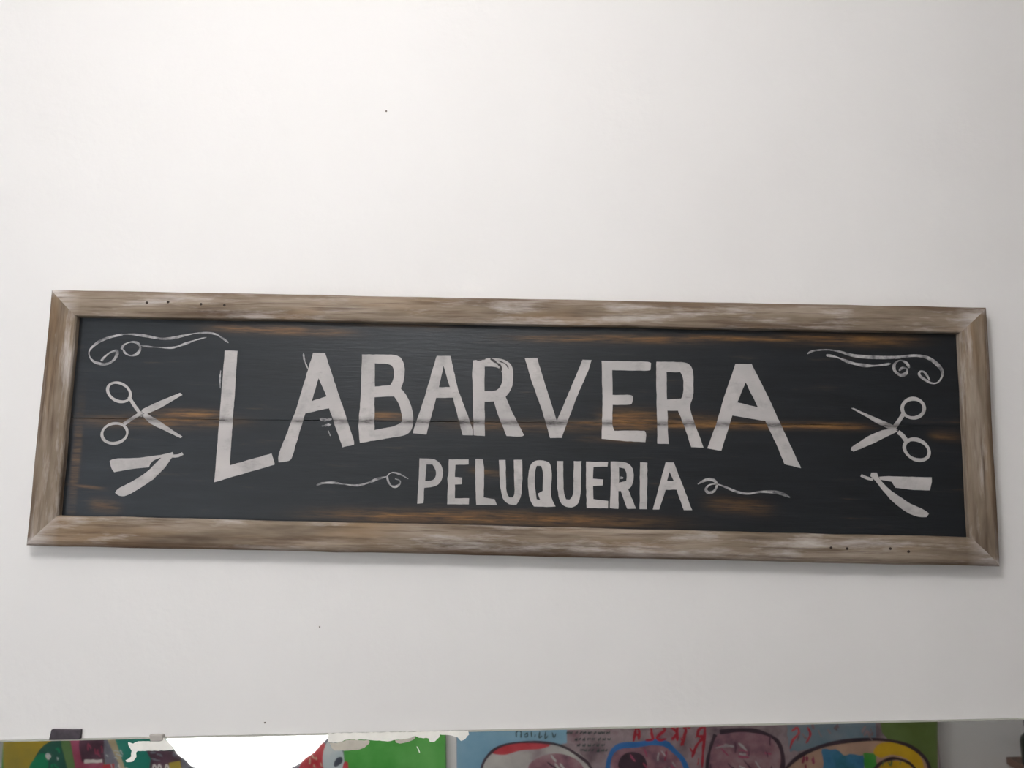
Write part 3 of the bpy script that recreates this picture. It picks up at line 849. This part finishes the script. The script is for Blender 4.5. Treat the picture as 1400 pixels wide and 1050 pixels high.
for row, (yy, xa, xb) in enumerate(((1001, 775, 834), (1010, 786, 832), (1018, 790, 826), (1025, 794, 830))):
    x = xa
    while x < xb:
        h = random.uniform(2, 3.5)
        sc.append([(x, yy + h), (x + random.uniform(-1, 2), yy), (x + random.uniform(1.5, 3), yy + h * random.uniform(0.2, 1)), (x + 3, yy - h * 0.5)])
        x += random.uniform(4.5, 8)
words(SCRIB, 1.3, sc)

# loose brushwork that breaks up the fields of both canvases
def brush_field(parent, mat, box_px, count, length, width, slope=0.0):
    for _ in range(count):
        x = random.uniform(box_px[0], box_px[2]); y = random.uniform(box_px[1], box_px[3])
        a = slope + random.uniform(-0.7, 0.7); L = length * random.uniform(0.5, 1.2)
        dx, dy = math.cos(a) * L / 2, math.sin(a) * L / 2
        q = stroke_quads([(x - dx, y - dy), (x + random.uniform(-1, 1), y + random.uniform(-1, 1)), (x + dx, y + dy)], width * random.uniform(0.6, 1.2), False, 0.3, 3, 0.3)
        dab(parent, mat, (), q, 'brush_stroke')
brush_field(P2, SKIN, (738, 1036, 796, 1075), 9, 18, 3, 0.5)
brush_field(P2, PINK, (850, 1026, 925, 1060), 8, 12, 3, 1.2)
brush_field(P2, SKIN, (900, 1024, 928, 1056), 5, 12, 3, 1.4)
brush_field(P2, PINK, (980, 1010, 1056, 1060), 10, 14, 2.6, 0.3)
brush_field(P2, SKIN, (984, 1012, 1056, 1060), 8, 14, 3, 0.4)
brush_field(P2, MAROON, (972, 1008, 1060, 1060), 8, 14, 2.2, 1.0)
brush_field(P2, PINK, (1086, 1034, 1122, 1064), 7, 12, 3, 1.2)
brush_field(P2, MAUVE, (1080, 990, 1194, 1010), 14, 10, 3, 1.4)
brush_field(P2, REDT, (930, 996, 966, 1050), 6, 12, 2, 1.8)
brush_field(P2, OLIVE, (1206, 1042, 1244, 1058), 5, 8, 2.2, 1.4)
brush_field(P1, EMER, (70, 1018, 90, 1060), 6, 9, 2.5, 1.0)
brush_field(P1, PALE, (60, 1020, 80, 1042), 4, 5, 1.6, 0.8)
brush_field(P1, PINK, (112, 1014, 140, 1034), 7, 9, 2.5, 1.2)
brush_field(P1, PALE, (146, 1022, 168, 1050), 6, 9, 1.8, 0.9)
brush_field(P1, WHT, (158, 1040, 178, 1052), 4, 5, 2.0, 0.9)
brush_field(P1, GREYB, (206, 1028, 240, 1042), 6, 10, 2.2, 0.2)
brush_field(P1, PEACH, (414, 1032, 440, 1052), 5, 8, 2.4, 1.0)

# low cabinet with a bottle, at the end of the canvases
cab_x = in_mirror((1376, 1035), YB + 0.01).x; cab_z = in_mirror((1376, 1035), YB + 0.01).z
CABW = blotch('tan_cabinet_wood', [(150, 126, 92), (176, 150, 112)], 9, 0.5, (1, 1, 6))
CABT = blotch('brown_cabinet_top_wood', [(92, 66, 56), (112, 84, 70)], 9, 0.45, (6, 1, 1))
cab = empty('low_cabinet', (cab_x + 0.35, YB + 0.17, 0))
tag(cab, 'low tan wooden cabinet with a brown top beside the graffiti canvas', 'cabinet')
box('cabinet_body', (-0.33, -0.15, 0.06), (0.33, 0.11, cab_z - 0.03), CABW, cab, 0.003)
box('cabinet_top', (-0.35, -0.165, cab_z - 0.03), (0.35, 0.13, cab_z), CABT, cab, 0.004)
box('plinth', (-0.31, -0.14, 0), (0.31, 0.09, 0.06), CABT, cab)
for s in (-1, 1):
    dr = box('cabinet_door', (min(s * 0.005, s * 0.32), 0.11, 0.08), (max(s * 0.005, s * 0.32), 0.128, cab_z - 0.045), CABW, cab, 0.003)
    kb = lathe('knob', [(0, 0), (0.008, 0.002), (0.008, 0.016), (0.014, 0.022), (0.012, 0.03), (0, 0.032)], CABT, dr, 16)
    kb.rotation_euler = (-math.pi / 2, 0, 0); kb.location = (s * 0.035, 0.128, cab_z - 0.16)
bot = empty('bottle', (in_mirror((1409, 1030), YB + 0.12).x, YB + 0.12, cab_z))
tag(bot, 'small dark green glass bottle standing on the low cabinet', 'bottle')
BOTG = simple('dark_green_glass', (40, 52, 38), 0.12)
lathe('bottle_body', [(0, 0), (0.03, 0), (0.033, 0.006), (0.033, 0.09), (0.028, 0.108), (0.012, 0.125), (0.011, 0.155), (0, 0.155)], BOTG, bot, 24)
lathe('bottle_cap', [(0.0135, 0.146), (0.0135, 0.168), (0.011, 0.171), (0, 0.171)], simple('black_plastic_cap', (28, 28, 30), 0.4), bot, 20)

# ------------------------------------------------------------------ lamps
# round paper lantern: its lower half is the white disc in the mirror
RL = 0.2876
lp = Vector((-0.8115, -1.40, 1.1279))
lan = empty('paper_lantern', (lp.x, lp.y, lp.z))
tag(lan, 'round white paper lantern lamp, lit, hanging low on a cord', 'lamp')
PAPER = emit_mat('glowing_paper', (1.0, 0.985, 0.96), LANTERN_STRENGTH)
prof = []
for i in range(41):
    a = -math.pi / 2 + math.pi * i / 40
    k = RL * (1 + 0.006 * (1 if i % 2 else -1))
    prof.append((max(0.0, k * math.cos(a)) if 0 < i < 40 else 0.0, k * math.sin(a)))
lathe('lantern_shade', prof, PAPER, lan, 48)
CORD = simple('white_cord', (220, 218, 214), 0.5)
lathe('lantern_cap', [(0, RL - 0.01), (0.04, RL - 0.005), (0.035, RL + 0.012), (0.006, RL + 0.03), (0, RL + 0.03)], CORD, lan, 24)
lathe('cord', [(0.0035, RL + 0.025), (0.0035, ZC - lp.z - 0.03)], CORD, lan, 8)
lathe('ceiling_rose', [(0.0, ZC - lp.z - 0.04), (0.03, ZC - lp.z - 0.036), (0.05, ZC - lp.z - 0.001)], CORD, lan, 24)

# opal globe pendant that lights the room
cl = empty('globe_pendant', (LAMP_X, LAMP_Y, LAMP_Z))
tag(cl, 'small white opal glass globe pendant, lit, high under the ceiling', 'lamp')
OPAL = emit_mat('lit_opal_glass', (1.0, 0.98, 0.965), LAMP_STRENGTH)
RG = 0.16; drop = ZC - LAMP_Z
lathe('globe', [(RG * math.sin(math.pi * i / 14) if 0 < i < 14 else 0.0, -RG * math.cos(math.pi * i / 14)) for i in range(15)], OPAL, cl, 24)
lathe('holder', [(0.0, RG - 0.004), (0.045, RG - 0.004), (0.045, RG + 0.03), (0.012, RG + 0.05), (0, RG + 0.05)], CORD, cl, 24)
lathe('stem', [(0.008, RG + 0.045), (0.008, drop - 0.03)], CORD, cl, 12)
lathe('ceiling_rose', [(0.0, drop - 0.04), (0.04, drop - 0.036), (0.06, drop - 0.001)], CORD, cl, 24)
